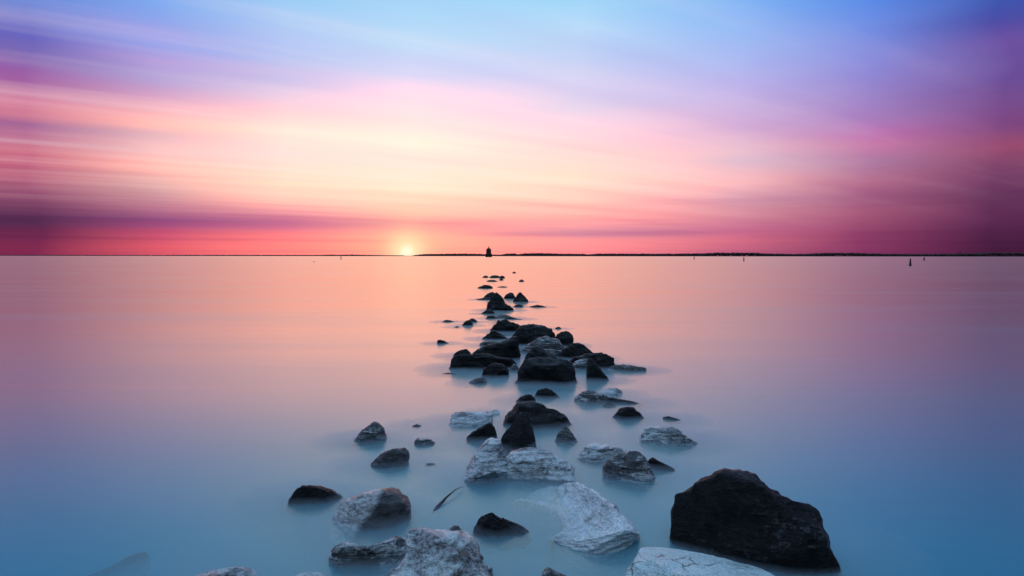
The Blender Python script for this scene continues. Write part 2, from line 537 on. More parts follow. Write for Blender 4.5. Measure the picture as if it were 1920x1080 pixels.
def build_markers():
    m_red = plain('buoy_paint', (0.06, 0.018, 0.022), 0.5)
    m_wood = plain('old_post_wood', (0.05, 0.03, 0.025), 0.8)

    def buoy(px, yb, h, label, w=1.6):
        G = ground(px, yb)
        k = (G - CP).length / FPX
        g = empty('channel_buoy', (G.x, G.y, 0))
        tag(g, label, 'buoy', 'channel markers off the jetty')
        lathe('float', [(w * k * 0.8, -0.3), (w * k * 1.15, 0.02), (w * k * 1.15, 1.3 * k), (w * k * 0.95, 1.6 * k)], m_red, g, 18)
        lathe('tower', [(w * k * 0.9, 1.6 * k + .002), (w * k * 0.45, (h - 1.6) * k)], m_red, g, 18)
        lathe('top_mark', [(w * k * 0.4, (h - 1.6) * k + .002), (w * k * 0.55, (h - 1.0) * k), (w * k * 0.2, h * k)], m_red, g, 12)

    def post(px, yb, h, label, lean=0.0, w=0.9):
        G = ground(px, yb)
        k = (G - CP).length / FPX
        g = empty('channel_post', (G.x, G.y, 0))
        g.rotation_euler = (0, lean, 0)
        tag(g, label, 'post', 'channel markers off the jetty')
        lathe('pile', [(w * k, -0.6), (w * k, 0.2 * k), (w * k * 0.8, (h - 1.2) * k)], m_wood, g, 12)
        lathe('cap', [(w * k * 1.25, (h - 1.2) * k + .002), (w * k * 1.25, (h - 0.6) * k), (w * k * 0.4, h * k)], m_wood, g, 12)

    post(639.5, 487.0, 6.0, 'slim leaning post in the water left of the setting sun', -0.07, 0.8)
    post(1301.4, 486.6, 5.6, 'smallest dark post in the water right of the rocks, first from the lighthouse', 0.0, 0.75)
    post(1394.6, 489.6, 7.2, 'dark post in open water, second to the right of the lighthouse', 0.0, 0.95)
    buoy(1706.5, 497.6, 11.6, 'tall tapered buoy, the nearest marker in the open water at the right', 1.9)
    post(1732.6, 487.8, 5.0, 'stubby marker post just beyond the tall tapered buoy', 0.0, 1.0)
    # a resting bird, left of the post
    G = ground(588.5, 491.6)
    k = (G - CP).length / FPX
    vs, fs, n = [], [], 10
    rings = [(-2.1, 0.05, 0.7), (-1.4, 0.45, 0.5), (-0.4, 0.7, 0.4), (0.6, 0.62, 0.45), (1.1, 0.3, 0.9), (1.4, 0.34, 1.5), (1.8, 0.22, 1.6), (2.3, 0.03, 1.5)]
    for xx, r, zc in rings:
        for q in range(n):
            a = 2 * math.pi * q / n
            vs.append((xx * k, r * k * math.cos(a), (zc + r * math.sin(a)) * k * 0.8))
    for i in range(len(rings) - 1):
        for q in range(n):
            fs.append((i * n + q, i * n + (q + 1) % n, (i + 1) * n + (q + 1) % n, (i + 1) * n + q))
    me = bpy.data.meshes.new('water_bird')
    me.from_pydata(vs, [], fs)
    o = link_mesh('water_bird', me, plain('feather', (0.2, 0.13, 0.11), 0.8))
    o.location = (G.x, G.y, 0)
    tag(o, 'tiny bird resting on the water left of the slim leaning post', 'bird')
    # water tower beyond the wood at the right
    D = 4500.0
    k = D / FPX
    g = empty('water_tower', ((1798.5 - 960) * k, D, 0))
    tag(g, 'tiny round water tower above the dark shore at the far right', 'water tower')
    lathe('column', [(0.5 * k, 0), (0.35 * k, 6.2 * k)], m_wood, g, 10)
    lathe('tank', [(0.4 * k, 6.2 * k + .05), (1.4 * k, 6.9 * k), (1.5 * k, 7.8 * k), (0.9 * k, 8.6 * k), (0.2 * k, 8.9 * k)], m_wood, g, 14)


build_markers()


# ------------------------------------------------------------------ rocks
def rock_material(name, light, mid, dark, mix_lo, mix_hi, rough, spec, bump, strata=0.5, cracks=0.0, stain=0.0, dist=0.02, split=False, coat=1.0):
    m, t = new_mat(name)
    tc = N(t, 'ShaderNodeTexCoord')
    oi = N(t, 'ShaderNodeObjectInfo')
    off = N(t, 'ShaderNodeVectorMath', operation='ADD')
    L(t, tc.outputs['Object'], off.inputs[0])
    sc = math_node(t, 'MULTIPLY', oi.outputs['Random'], 37.0)
    L(t, combine(t, sc, sc, sc), off.inputs[1])
    P = off.outputs[0]
    big = noise_tex(t, P, 3.2, 5, 0.6, dist=0.4)
    mp = N(t, 'ShaderNodeMapping')
    mp.inputs['Rotation'].default_value = (0.5, 0.35, 0.3)
    mp.inputs['Scale'].default_value = (5, 9, 42)
    L(t, P, mp.inputs['Vector'])
    st = noise_tex(t, mp.outputs[0], 1.0, 5, 0.65, dist=0.6)
    fine = noise_tex(t, P, 46.0, 6, 0.7)
    speck = noise_tex(t, P, 130.0, 3, 0.6)
    v = math_node(t, 'ADD', math_node(t, 'MULTIPLY', big, 0.50 - 0.2 * strata), math_node(t, 'ADD', math_node(t, 'MULTIPLY', st, 0.15 + 0.4 * strata), math_node(t, 'MULTIPLY', fine, 0.35 - 0.2 * strata)))
    c = ramp(t, v, [(mix_lo, dark), ((mix_lo + mix_hi) / 2, mid), (mix_hi, light)])
    sp = ramp(t, speck, [(0.36, (0.45, 0.42, 0.40)), (0.5, (1, 1, 1)), (0.66, (1.18, 1.16, 1.12))])
    c = mixcol(t, 0.7, c, mixcol(t, 1.0, c, sp, 'MULTIPLY'))
    # rusty and algae patches
    pn = noise_tex(t, P, 5.5, 5, 0.7)
    if stain > 0:
        c = mixcol(t, math_node(t, 'MULTIPLY', maprange(t, pn, 0.55, 0.68, 0, 1, True), stain), c, (0.045, 0.036, 0.026))
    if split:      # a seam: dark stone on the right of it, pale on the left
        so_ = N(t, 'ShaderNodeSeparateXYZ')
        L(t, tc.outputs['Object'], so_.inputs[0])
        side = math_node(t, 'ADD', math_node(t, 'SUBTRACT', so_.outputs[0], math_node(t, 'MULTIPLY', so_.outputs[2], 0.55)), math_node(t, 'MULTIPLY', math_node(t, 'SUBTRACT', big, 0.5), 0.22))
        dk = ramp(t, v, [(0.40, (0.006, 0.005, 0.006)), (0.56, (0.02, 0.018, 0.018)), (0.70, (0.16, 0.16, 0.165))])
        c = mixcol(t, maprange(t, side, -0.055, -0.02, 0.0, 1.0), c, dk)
    h = math_node(t, 'ADD', math_node(t, 'MULTIPLY', fine, 0.5), math_node(t, 'ADD', math_node(t, 'MULTIPLY', st, 1.1 * strata), math_node(t, 'MULTIPLY', speck, 0.14)))
    if cracks > 0:
        vo = N(t, 'ShaderNodeTexVoronoi', feature='DISTANCE_TO_EDGE')
        vo.inputs['Scale'].default_value = 7.5
        wv = N(t, 'ShaderNodeVectorMath', operation='ADD')
        L(t, P, wv.inputs[0])
        nz = N(t, 'ShaderNodeTexNoise')
        nz.inputs['Scale'].default_value = 9.0
        nz.inputs['Detail'].default_value = 5
        L(t, P, nz.inputs['Vector'])
        sb = N(t, 'ShaderNodeVectorMath', operation='SCALE')
        L(t, nz.outputs['Color'], sb.inputs[0])
        sb.inputs['Scale'].default_value = 0.14
        L(t, sb.outputs[0], wv.inputs[1])
        L(t, wv.outputs[0], vo.inputs['Vector'])
        gate = maprange(t, noise_tex(t, P, 4.0, 3, 0.6), 0.48, 0.60, 0.0, 1.0)
        cr = math_node(t, 'MULTIPLY', maprange(t, vo.outputs['Distance'], 0.0, 0.028, 1.0, 0.0), gate)
        c = mixcol(t, math_node(t, 'MULTIPLY', cr, cracks), c, (0.05, 0.05, 0.045))
        h = math_node(t, 'SUBTRACT', h, math_node(t, 'MULTIPLY', cr, 0.8))
    bp = N(t, 'ShaderNodeBump')
    bp.inputs['Strength'].default_value = bump
    bp.inputs['Distance'].default_value = dist
    L(t, h, bp.inputs['Height'])
    b = N(t, 'ShaderNodeBsdfPrincipled')
    L(t, c, b.inputs['Base Color'])
    L(t, maprange(t, fine, 0.3, 0.7, rough - 0.12, rough + 0.12), b.inputs['Roughness'])
    b.inputs['Specular IOR Level'].default_value = spec
    b.inputs['Coat Weight'].default_value = coat
    b.inputs['Coat Roughness'].default_value = 0.16
    L(t, bp.outputs[0], b.inputs['Coat Normal'])
    L(t, bp.outputs[0], b.inputs['Normal'])
    o = N(t, 'ShaderNodeOutputMaterial')
    L(t, b.outputs[0], o.inputs[0])
    return m


MATS = {
    'dark': rock_material('wet_dark_rock', (0.13, 0.13, 0.14), (0.010, 0.009, 0.010), (0.003, 0.0025, 0.003), 0.46, 0.64, 0.5, 0.12, 1.0, 0.4, dist=0.05, coat=0.3),
    'grey': rock_material('grey_rock', (0.78, 0.80, 0.83), (0.045, 0.043, 0.045), (0.006, 0.005, 0.006), 0.44, 0.59, 0.5, 0.45, 1.0, 0.7, stain=0.6, dist=0.045),
    'white': rock_material('pale_rock', (0.82, 0.89, 0.93), (0.44, 0.47, 0.50), (0.02, 0.02, 0.022), 0.41, 0.54, 0.5, 0.45, 1.0, 0.8, stain=0.85, dist=0.045),
    'lichen': rock_material('pitted_pale_rock', (0.80, 0.89, 0.92), (0.36, 0.38, 0.40), (0.018, 0.016, 0.016), 0.44, 0.56, 0.6, 0.4, 1.0, 0.2, stain=0.9, dist=0.05),
    'ribbed': rock_material('ribbed_white_rock', (0.82, 0.90, 0.94), (0.58, 0.62, 0.65), (0.06, 0.062, 0.066), 0.35, 0.52, 0.45, 0.45, 0.8, 0.9, stain=0.15, dist=0.04),
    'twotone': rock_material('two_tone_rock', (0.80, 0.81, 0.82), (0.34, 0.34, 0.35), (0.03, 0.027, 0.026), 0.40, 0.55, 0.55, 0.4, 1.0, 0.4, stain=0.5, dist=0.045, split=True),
    'slab': rock_material('cracked_white_rock', (0.72, 0.88, 0.91), (0.60, 0.76, 0.79), (0.20, 0.25, 0.26), 0.36, 0.56, 0.5, 0.45, 0.9, 0.4, cracks=0.95, dist=0.035),
}

ICO = {}


def ico(level):
    if level not in ICO:
        bm = bmesh.new()
        bmesh.ops.create_icosphere(bm, subdivisions=level, radius=1.0)
        vs = np.array([v.co[:] for v in bm.verts])
        fs = np.array([[v.index for v in f.verts] for f in bm.faces])
        bm.free()
        ICO[level] = (vs, fs)
    return ICO[level]


def radii(poly, cx, cy, th):
    """distance from the centre to the outline for every angle (y up)"""
    P = np.array([(x - cx, cy - y) for x, y in poly], float)
    best = np.zeros_like(th)
    dx, dy = np.cos(th), np.sin(th)
    for i in range(len(P)):
        a, b = P[i], P[(i + 1) % len(P)]
        e = b - a
        den = dx * e[1] - dy * e[0]
        ok = np.abs(den) > 1e-9
        den = np.where(ok, den, 1)
        t = (a[0] * e[1] - a[1] * e[0]) / den
        s = (a[0] * dy - a[1] * dx) / den
        hit = ok & (t > 0) & (s >= -1e-6) & (s <= 1 + 1e-6)
        best = np.where(hit & (t > best), t, best)
    return best


def rock(name, top, yb, mat, label, seed, level=4, thick=0.6, centre=None, full=False, rough=1.0, box=0.8, sub=0.5, planes=(), facets=12, cat='rock', sink=0.0, smooth_out=True, strata=1.0, dents=(), relief=1.0, mist=1.0, shear=None):
    """a stone whose outline follows `top` (picture points, left water line over the top to the right water line);
    it has a real depth of 2*thick*halfwidth and goes on below the water"""
    rnd = random.Random(seed)
    xs = [p[0] for p in top]
    ys = [p[1] for p in top]
    w = (max(xs) - min(xs)) / 2.0
    cx, cy = centre if centre else ((min(xs) + max(xs)) / 2.0, max(top[0][1], top[-1][1]))
    poly = list(top)
    if not full:
        dn = max(w * sub, 2.0)
        xl, yl = top[0]
        xr, yr = top[-1]
        base = max(yl, yr)
        poly += [(xr + w * 0.06, base + dn * 0.35), (xr - w * 0.25, base + dn * 0.85), (cx, base + dn), (xl + w * 0.25, base + dn * 0.85), (xl - w * 0.06, base + dn * 0.35)]
    G = ground(cx, yb)
    dG = (G - CP).length
    fwd = ray(cx, cy)
    T = thick * w / FPX * dG
    tpl = dG + 0.9 * T
    T *= tpl / dG
    k = tpl / (FPX * math.sqrt(1 + ((cx - 960) / FPX) ** 2 + ((cy - 540) / FPX) ** 2)) * 1.0
    right = Vector((fwd.y, -fwd.x, 0)).normalized()
    up = right.cross(fwd).normalized()
    V, F = ico(level)
    # turn the sphere so that its poles never line up between stones
    a = rnd.uniform(0, 6.28)
    ca, sa = math.cos(a), math.sin(a)
    V = V @ np.array([[ca, -sa, 0], [sa, ca, 0], [0, 0, 1]])
    r = np.sqrt(V[:, 0] ** 2 + V[:, 1] ** 2)
    th = np.arctan2(V[:, 1], V[:, 0])
    TH = np.linspace(-math.pi, math.pi, 721)
    RT = radii(poly, cx, cy, TH)
    ker = np.ones(5) / 5.0 if smooth_out else np.ones(1)
    RT = np.convolve(np.concatenate([RT[-8:-1], RT, RT[1:8]]), ker, 'same')[7:-7]
    R = np.interp(th, TH, RT) * k
    rr = r ** box
    ww = np.sign(V[:, 2]) * np.abs(V[:, 2]) ** (0.5 + box * 0.5)
    P = np.stack([R * rr * np.cos(th), R * rr * np.sin(th), T * ww], 1)      # right, up, towards the camera
    size = max(w * k, 1e-3)
    vtop = max(0.3 * size, P[:, 1].max())
    P[:, 2] *= 1.0 - 0.35 * np.clip(P[:, 1] / vtop, 0, 1)
    # the near side of the paler, flatter stones slopes back instead of standing upright
    if shear is None:
        shear = {'dark': 0.1, 'grey': 0.18}.get(mat, 0.55)
    P[:, 2] -= shear * np.clip(P[:, 1], -0.2 * size, None)
    # broken faces
    pl = []
    rim = np.abs(V[:, 2]) < 0.22
    for _ in range(facets):
        n = np.array([rnd.gauss(0, 0.5), rnd.gauss(0.2, 0.45), rnd.choice((-1, 1, 1)) * rnd.uniform(0.45, 1.2)])
        pl.append((n / np.linalg.norm(n), rnd.uniform(0.60, 0.86), True))
    for n, fr in planes:
        n = np.array(n, float)
        pl.append((n / np.linalg.norm(n), fr, False))
    for n, fr, keep in pl:
        d = P @ n
        lim = d.max() * fr
        if keep:
            lim = max(lim, d[rim].max() * 0.96)
        over = np.clip(d - lim, 0, None)
        P = P - np.outer(over * 0.97, n)
    # hollows worn into the near side: (picture x, picture y, radius px, depth as a share of the thickness)
    for dx_, dy_, dr, da in dents:
        g = np.exp(-(((P[:, 0] - (dx_ - cx) * k) ** 2 + (P[:, 1] - (cy - dy_) * k) ** 2) / (dr * k) ** 2))
        g *= np.clip(V[:, 2] * 3, 0, 1)
        P[:, 2] -= g * da * T
    # weathered relief
    nrm = P / np.array([size, size, max(T, 1e-3)]) ** 2
    nrm /= np.linalg.norm(nrm, axis=1)[:, None] + 1e-9
    sdir = np.array([rnd.gauss(0.2, 0.3), 1.0, rnd.gauss(0, 0.4)])
    sdir /= np.linalg.norm(sdir)
    q = P / size
    along = q @ sdir
    o1 = rnd.uniform(-50, 50)
    disp = np.empty(len(q))
    det = level >= 5
    for i in range(len(q)):
        x, y, z = q[i]
        p0 = Vector((x * 1.3 + o1, y * 1.3, z * 1.3))
        h = 0.075 * mnoise.fractal(p0, 0.9, 2.1, 7 if det else 4)
        if det:
            w0 = mnoise.noise((x * 1.5, y * 1.5 + o1, z * 1.5))
            s = along[i] * 9.0 + w0 * 1.5
            h += strata * 0.085 * (abs(mnoise.noise((x * 1.2 + o1, s, z * 1.2))) - 0.25)
            h += relief * 0.048 * (mnoise.ridged_multi_fractal(Vector((x * 3 + o1, y * 3, z * 3)), 0.9, 2.2, 5, 1.0, 2.0) - 1.2)
        disp[i] = h
    P = P + nrm * (disp * size * rough)[:, None]
    centre_w = CP + fwd * tpl
    B = np.array([right[:], up[:], (-fwd)[:]])
    W = P @ B + np.array(centre_w[:])
    if sink:
        W[:, 2] -= sink
    if W[:, 2].max() > 0.0:
        FOOT.append((centre_w.x, centre_w.y, w * k, T, float(W[:, 2].max()), mist))
    loc = Vector((float(W[:, 0].mean()), float(W[:, 1].mean()), 0.0))
    W = W - np.array(loc[:])
    me = bpy.data.meshes.new(name)
    me.vertices.add(len(W))
    me.vertices.foreach_set('co', W.astype(np.float32).ravel())
    nf = len(F)
    me.loops.add(nf * 3)
    me.loops.foreach_set('vertex_index', F.astype(np.int32).ravel())
    me.polygons.add(nf)
    me.polygons.foreach_set('loop_start', np.arange(0, nf * 3, 3, dtype=np.int32))
    me.polygons.foreach_set('use_smooth', np.ones(nf, dtype=bool))
    me.update(calc_edges=True)
    me.validate()
    o = link_mesh(name, me, MATS[mat])
    o.location = loc
    tag(o, label, cat, 'rocks of the sunken jetty')
    return o


FOOT = []
R_ = rock
# --- farthest rocks, where the jetty runs under
R_('rock', [(960,512),(962,510),(964,509),(966,510),(968,512)], 512.3, 'dark', 'farthest lone speck of rock, right of the line near the horizon', 1, 3)
R_('rock', [(904.5,519.8),(908,517.2),(911,516.2),(914,517.2),(917,520)], 520.5, 'dark', 'left end of the farthest dark row of rocks', 2, 3)
R_('rock', [(917,520),(921,517.5),(925,516.5),(933,516.5),(937,518),(939,520.5)], 521, 'dark', 'long low rock in the middle of the farthest dark row', 3, 3)
R_('rock', [(936,520),(939,517.2),(942,516.6),(945,518.3),(947.5,521)], 521.8, 'dark', 'right end of the farthest dark row of rocks', 4, 3)
R_('rock', [(935,525),(938,522.5),(940,521.3),(942,523),(945,525.2)], 525.6, 'dark', 'small rock tucked in front of the right end of the farthest row', 5, 3)
R_('rock', [(911,527.5),(916,525),(921,524.2),(928,525),(935,528)], 528.2, 'dark', 'thin flat rock just in front of the farthest dark row', 6, 3)
R_('rock', [(972.5,527),(975,525),(978,523.7),(981,525),(983.5,527.5)], 528, 'dark', 'small rounded rock standing alone right of the far line', 7, 3)
R_('rock', [(895,539.5),(902,536.5),(907,534.3),(912,533.8),(918,535),(922,537),(924,540)], 541, 'dark', 'whaleback rock alone in the water behind the far peaked cluster', 8, 4)
R_('rock', [(930,538.6),(938,537),(945,536.6),(953,538.4)], 538.9, 'dark', 'barely awash rock right of the far whaleback rock', 9, 3, thick=0.3)
R_('rock', [(906,558),(912,552),(917,549),(921,547.8),(926,548.5),(931,554),(932,560)], 561, 'dark', 'peaked rock half hidden behind the left of the far big peak', 10, 4)
R_('rock', [(892,561.5),(902,559),(910,558),(918,557.5),(922,562)], 562.5, 'dark', 'flat tongue of rock left of the far big peak', 11, 4, thick=0.4)
R_('boulder', [(912,581),(914,572),(917,563),(921,557),(926,552),(931,549),(936,552),(941,557),(945,562),(948,567),(953,571),(958,574),(962.5,578),(962,582)], 583.5, 'dark', 'largest peaked rock of the far cluster, sloping to the right', 12, 5, thick=0.7)
R_('rock', [(945,558),(949,552),(954,549.5),(958,548),(962,550),(966,555),(967,560)], 560.5, 'dark', 'blunt rock between the far big peak and the far pyramid', 13, 4)
R_('rock', [(961.5,565.5),(966,558),(970,552),(973.5,548.5),(976.5,548),(980,552),(985,556),(989,561),(991,566)], 567, 'dark', 'sharp pyramid rock, rightmost of the far cluster', 14, 4)
R_('rock', [(961,575.5),(967,572),(974,570.8),(979,572),(981,575.5)], 576, 'dark', 'low rock at the right foot of the far big peak', 15, 4, thick=0.5)
R_('rock', [(990,576),(1000,572.8),(1008,571.5),(1016,572.2),(1026,576)], 576.2, 'dark', 'long thin low rock alone right of the far cluster', 16, 4, thick=0.35)
R_('rock', [(900,589),(908,584),(913,580.5),(918,580),(923,582),(928,587)], 589, 'dark', 'small slanting rock at the left foot of the far big peak', 17, 4)
R_('rock', [(910,597.5),(915,592.5),(921,591.8),(927,592.3),(934,597)], 598, 'dark', 'left hump of the low awash rocks before the big dark heap', 18, 4, thick=0.5)
R_('rock', [(924,597),(932,591),(940,589),(948,589.5),(955,591.5),(963,596)], 597, 'grey', 'broad awash hump behind the craggy rock of the dark heap', 19, 4, thick=0.4)
R_('rock', [(943,598.5),(952,595),(960,594.3),(970,597.2),(984,599)], 599, 'dark', 'thin trailing rock at the right of the broad awash hump', 20, 4, thick=0.3)
R_('rock', [(828,603.5),(834,600.3),(840,600),(846,601),(853,603.5)], 604, 'dark', 'thin flat rock farthest out on the left beside the paired rocks', 21, 4, thick=0.4)
R_('rock', [(866,610),(872,603),(877,599.5),(882,601),(886,606),(888,610)], 611, 'dark', 'front one of the paired rocks left of the line', 22, 4)
R_('rock', [(878,602),(882,597),(887,597),(892,599.5),(897,604)], 604.5, 'dark', 'rear one of the paired rocks left of the line', 23, 4)
R_('rock', [(850,613.6),(857,611.2),(863,613.4)], 614, 'grey', 'faint awash sliver in front of the paired rocks', 24, 3, thick=0.4)
R_('rock', [(819.5,643),(821,637.5),(826,637),(833,639.5),(842,643.5)], 644.5, 'dark', 'small wedge alone in the water far left of the dark heap', 25, 4, thick=0.4)
R_('rock', [(1040,616.2),(1045,613),(1049,612.4),(1053,616.2)], 616.8, 'dark', 'tiny low rock alone behind the right of the dark heap', 26, 3)
# --- the dark heap
R_('boulder', [(919,618),(924,613),(929,608),(931,603),(934,600),(940,601),(945,600.5),(950,601),(957,603),(964,604),(970,606),(976,611),(976,622)], 623, 'dark', 'craggy rough topped rock at the back left of the dark heap', 27, 5, rough=1.4)
R_('rock', [(905,635),(912,628),(918,623),(923,619.5),(928,620),(935,624),(943,628),(950,633),(956,636)], 637, 'dark', 'low pyramid in front of the craggy rock, left of the heap', 28, 5, thick=0.5)
R_('rock', [(900,643),(908,639.5),(918,639),(930,640),(938,644)], 649, 'grey', 'washed over rock with pale foam below the low pyramid', 29, 4, thick=0.45)
R_('boulder', [(957,642),(962,630),(967,621),(972,613),(979,608.5),(988,607.5),(1000,608),(1012,609.5),(1025,611),(1033,616),(1039,622),(1042,630),(1040,640)], 648, 'dark', 'broad flat topped boulder crowning the dark heap', 30, 5, thick=0.5)
R_('boulder', [(1038,640),(1041,632),(1046,625),(1053,621),(1060,620),(1068,622),(1073,628),(1075,636),(1074,646)], 650, 'dark', 'rounded boulder right of the flat topped boulder', 31, 5, thick=0.8)
R_('boulder', [(888,662),(896,655),(905,651),(918,648),(930,645),(942,640),(952,637),(961,632),(968,632),(974,640),(976,655),(975,670)], 676, 'dark', 'long dark ridge sweeping down left from the flat topped boulder', 32, 5, thick=0.45)
R_('boulder', [(972,658),(982,650),(992,644),(1002,638),(1012,632.5),(1022,629.5),(1032,631),(1042,634),(1050,638),(1057,648),(1058,660)], 664, 'grey', 'grey slab with slanting pale stripes amid the dark heap', 33, 5, thick=0.55)
R_('rock', [(1050,662),(1054,657),(1062,651),(1070,645),(1078,642.5),(1086,643),(1095,646.5),(1103,652),(1110,659),(1115,666)], 674, 'dark', 'humped rock at the right shoulder of the dark heap', 34, 5, thick=0.6)
R_('rock', [(1012,662),(1020,655),(1032,654.5),(1045,657.5),(1058,657),(1070,658),(1080,664)], 672, 'grey', 'wet pale topped rock filling the gap under the striped slab', 35, 5, thick=0.5)
R_('boulder', [(984,676),(990,660),(997,652),(1004,647),(1010,650),(1018,655),(1030,662),(1042,668),(1048,678)], 684, 'dark', 'dark ridge wedged between striped slab and the big front boulder', 36, 5, thick=0.5)
R_('rock', [(847,668),(858,659.5),(866,656),(875,654),(880,659),(886,667)], 669, 'dark', 'small angular block behind the long left boulder', 37, 5)
R_('boulder', [(844,690),(846,673),(850,667),(862,665),(876,663.5),(890,662.5),(905,662),(920,665),(935,670),(950,672),(963,674),(967,684)], 694, 'dark', 'long low boulder at the left front of the dark heap', 38, 5, thick=0.35)
R_('rock', [(905,694),(915,686),(922,683),(932,681.5),(941,682.5),(949,687),(954,694),(955,704)], 708, 'dark', 'small rounded rock in front of the long left boulder', 39, 5, thick=0.6)
R_('rock', [(953,694),(960,685),(966,681),(971,686),(975,694)], 696, 'grey', 'small grey stone between the long left boulder and big front boulder', 40, 4)
R_('boulder', [(1066,680),(1076,671),(1086,667),(1098,664),(1112,661.5),(1125,660),(1138,660.5),(1147,665),(1152,672),(1153,688)], 692, 'dark', 'long rounded boulder at the right front of the dark heap', 41, 5, thick=0.5)
R_('rock', [(1070,688),(1078,678),(1090,672),(1102,672),(1110,680),(1112,690)], 693, 'grey', 'wet bluish rock between big front boulder and dark wedge', 42, 4, thick=0.5)
R_('boulder', [(971,712),(971,693),(975,684),(983,678),(990,673),(1000,668),(1012,665.5),(1030,666),(1047,669),(1062,673),(1070,680),(1078,687),(1081,700),(1085,717)], 722, 'dark', 'big blocky dark boulder at the front of the dark heap', 43, 5, thick=0.6, planes=[((0, 0.9, 0.6), 0.8)])
R_('rock', [(1099,712),(1100,690),(1100.5,680),(1104,673),(1108,672),(1114,677),(1121,686),(1129,695),(1136,704),(1141,714)], 715, 'dark', 'upright dark wedge right of the big front boulder', 44, 5, thick=0.7)
R_('rock', [(1140,692),(1150,685.5),(1160,684),(1172,682.5),(1182,683.5),(1195,686),(1209,688)], 696, 'grey', 'low flat rock with a light rim, rightmost of the dark heap', 45, 5, thick=0.4)
R_('rock', [(965,716),(975,710.5),(985,709),(1000,710),(1022,716)], 720, 'dark', 'thin shelf of rock at the foot of the big front boulder', 46, 4, thick=0.4)
R_('rock', [(825,700.8),(840,698.6),(856,700.6)], 701.4, 'dark', 'barely awash dark sliver left of the long low boulder', 47, 3, thick=0.3)
R_('rock', [(879,718),(886,712),(895,708),(905,707.5),(912,711.5),(914,717)], 719.5, 'grey', 'small half drowned grey stone below the long low boulder', 48, 4, thick=0.5)
# --- between the heap and the foreground
R_('rock', [(1002,743),(1008,733),(1015,729),(1024,728),(1034,731),(1042,738),(1050,744)], 747, 'dark', 'smooth dark dome just below the big front boulder', 49, 5, thick=0.7, rough=0.6)
R_('rock', [(967,753),(974,745),(983,741),(992,739.5),(1000,742),(1004,750)], 755, 'dark', 'small dark rock with a light tip left of the smooth dome', 50, 5)
R_('rock', [(1124,738),(1135,730),(1145,727),(1156,727),(1166,732)], 741, 'white', 'pale washed rock peeping up behind the speckled low rock', 51, 4, thick=0.5)
R_('rock', [(1077,748),(1084,739),(1092,734),(1102,731.5),(1112,732),(1124,736),(1133,739),(1145,746),(1150,754)], 757, 'grey', 'low rock with a dark top and pale speckled front, right of dome', 52, 5, thick=0.55)
R_('rock', [(1134,750),(1146,745.5),(1158,747.5),(1172,749.5),(1186,752),(1206,756.5)], 757, 'dark', 'thin dark tail of rock trailing right from the speckled rock', 53, 4, thick=0.3)
R_('rock', [(1130,761),(1137,755.5),(1145,754.5),(1154,760)], 763, 'grey', 'small awash stone in front of the speckled low rock', 54, 4)
R_('rock', [(1148,783),(1158,773),(1161,767),(1168,764),(1178,763),(1188,765),(1198,771),(1207,782)], 787, 'dark', 'dark flat topped dome alone on the right of the line', 55, 5, thick=0.7)
R_('boulder', [(943,798),(948,782),(956,771),(964,762),(974,757),(986,755),(1000,755),(1016,757.5),(1030,763),(1045,770),(1058,779),(1068,788),(1075,798)], 805, 'dark', 'big dark domed boulder behind the upright pointed rock', 56, 5, thick=0.6)
R_('rock', [(839,798),(842,788),(847,779),(853,773),(862,771),(875,772),(890,773),(905,771.5),(918,772),(923,778),(924,794)], 801, 'white', 'pale oblong block left of the big dark domed boulder', 57, 5, thick=0.6, planes=[((0, 0.9, 0.5), 0.75)])
R_('rock', [(914,776),(922,770),(930,768),(936,770),(937,776)], 778, 'white', 'small pale stone behind the right end of the pale oblong block', 58, 4)
R_('boulder', [(936,848),(939,826),(948,807),(960,795),(970,783),(980,774),(985,773),(995,777),(1001,784),(1006,797),(1007,815),(1007,846)], 850, 'dark', 'upright pointed dark rock resting on the pale split rocks', 59, 6, thick=0.6, planes=[((0.75, 0.3, 0.6), 0.62), ((-0.5, 0.4, 0.75), 0.72)])
R_('rock', [(874,821),(886,811),(898,804),(910,796),(918,792.5),(924,794),(928,803),(931,815),(933,824)], 829, 'dark', 'dark slanting wedge left of the upright pointed rock', 60, 5, thick=0.6)
R_('rock', [(1041,826),(1044,816),(1050,808),(1056,802),(1060,797.5),(1064,802),(1070,808),(1078,818),(1086,828)], 831, 'grey', 'small pointed rock with a light crest right of the upright one', 61, 5, thick=0.7)
R_('rock', [(1200,824),(1203,814),(1210,808),(1220,803.5),(1232,802),(1250,802),(1262,801.5),(1272,805),(1280,812),(1290,818),(1304,824)], 834, 'white', 'rugged pale rock alone at the right, deeply grooved', 62, 5, thick=0.55, rough=1.5)
R_('rock', [(1244,782.5),(1254,780.6),(1265,783),(1278,786.5)], 787.5, 'dark', 'barely awash sliver behind the rugged pale rock at right', 63, 4, thick=0.3)
R_('rock', [(1083,857),(1092,847),(1102,838),(1112,832),(1120,832.5),(1128,836),(1137,832),(1145,838),(1155,836.5),(1165,839),(1177,849),(1180,858)], 866, 'white', 'washed whitish rock with a jagged crest behind the domed grey rock', 64, 5, thick=0.5)
R_('rock', [(1214,868),(1218,862),(1224,859),(1235,864),(1250,870),(1266,878)], 883, 'dark', 'dark tail of rock at the right of the domed grey rock', 65, 4, thick=0.4)
R_('rock', [(1131,890),(1134,876),(1138,868),(1146,860),(1160,854),(1172,852),(1182,847),(1190,845),(1200,848),(1210,856),(1218,868),(1224,880),(1228,895)], 904, 'grey', 'domed grey rock with white veins, right of the pale split rocks', 66, 6, thick=0.6)
R_('rock', [(662,828),(672,815),(680,806),(690,799),(702,790),(708,792),(714,798),(720,803),(724,818)], 830, 'grey', 'dark angular rock with a pale right edge, farthest left of mid water', 67, 5, thick=0.6)
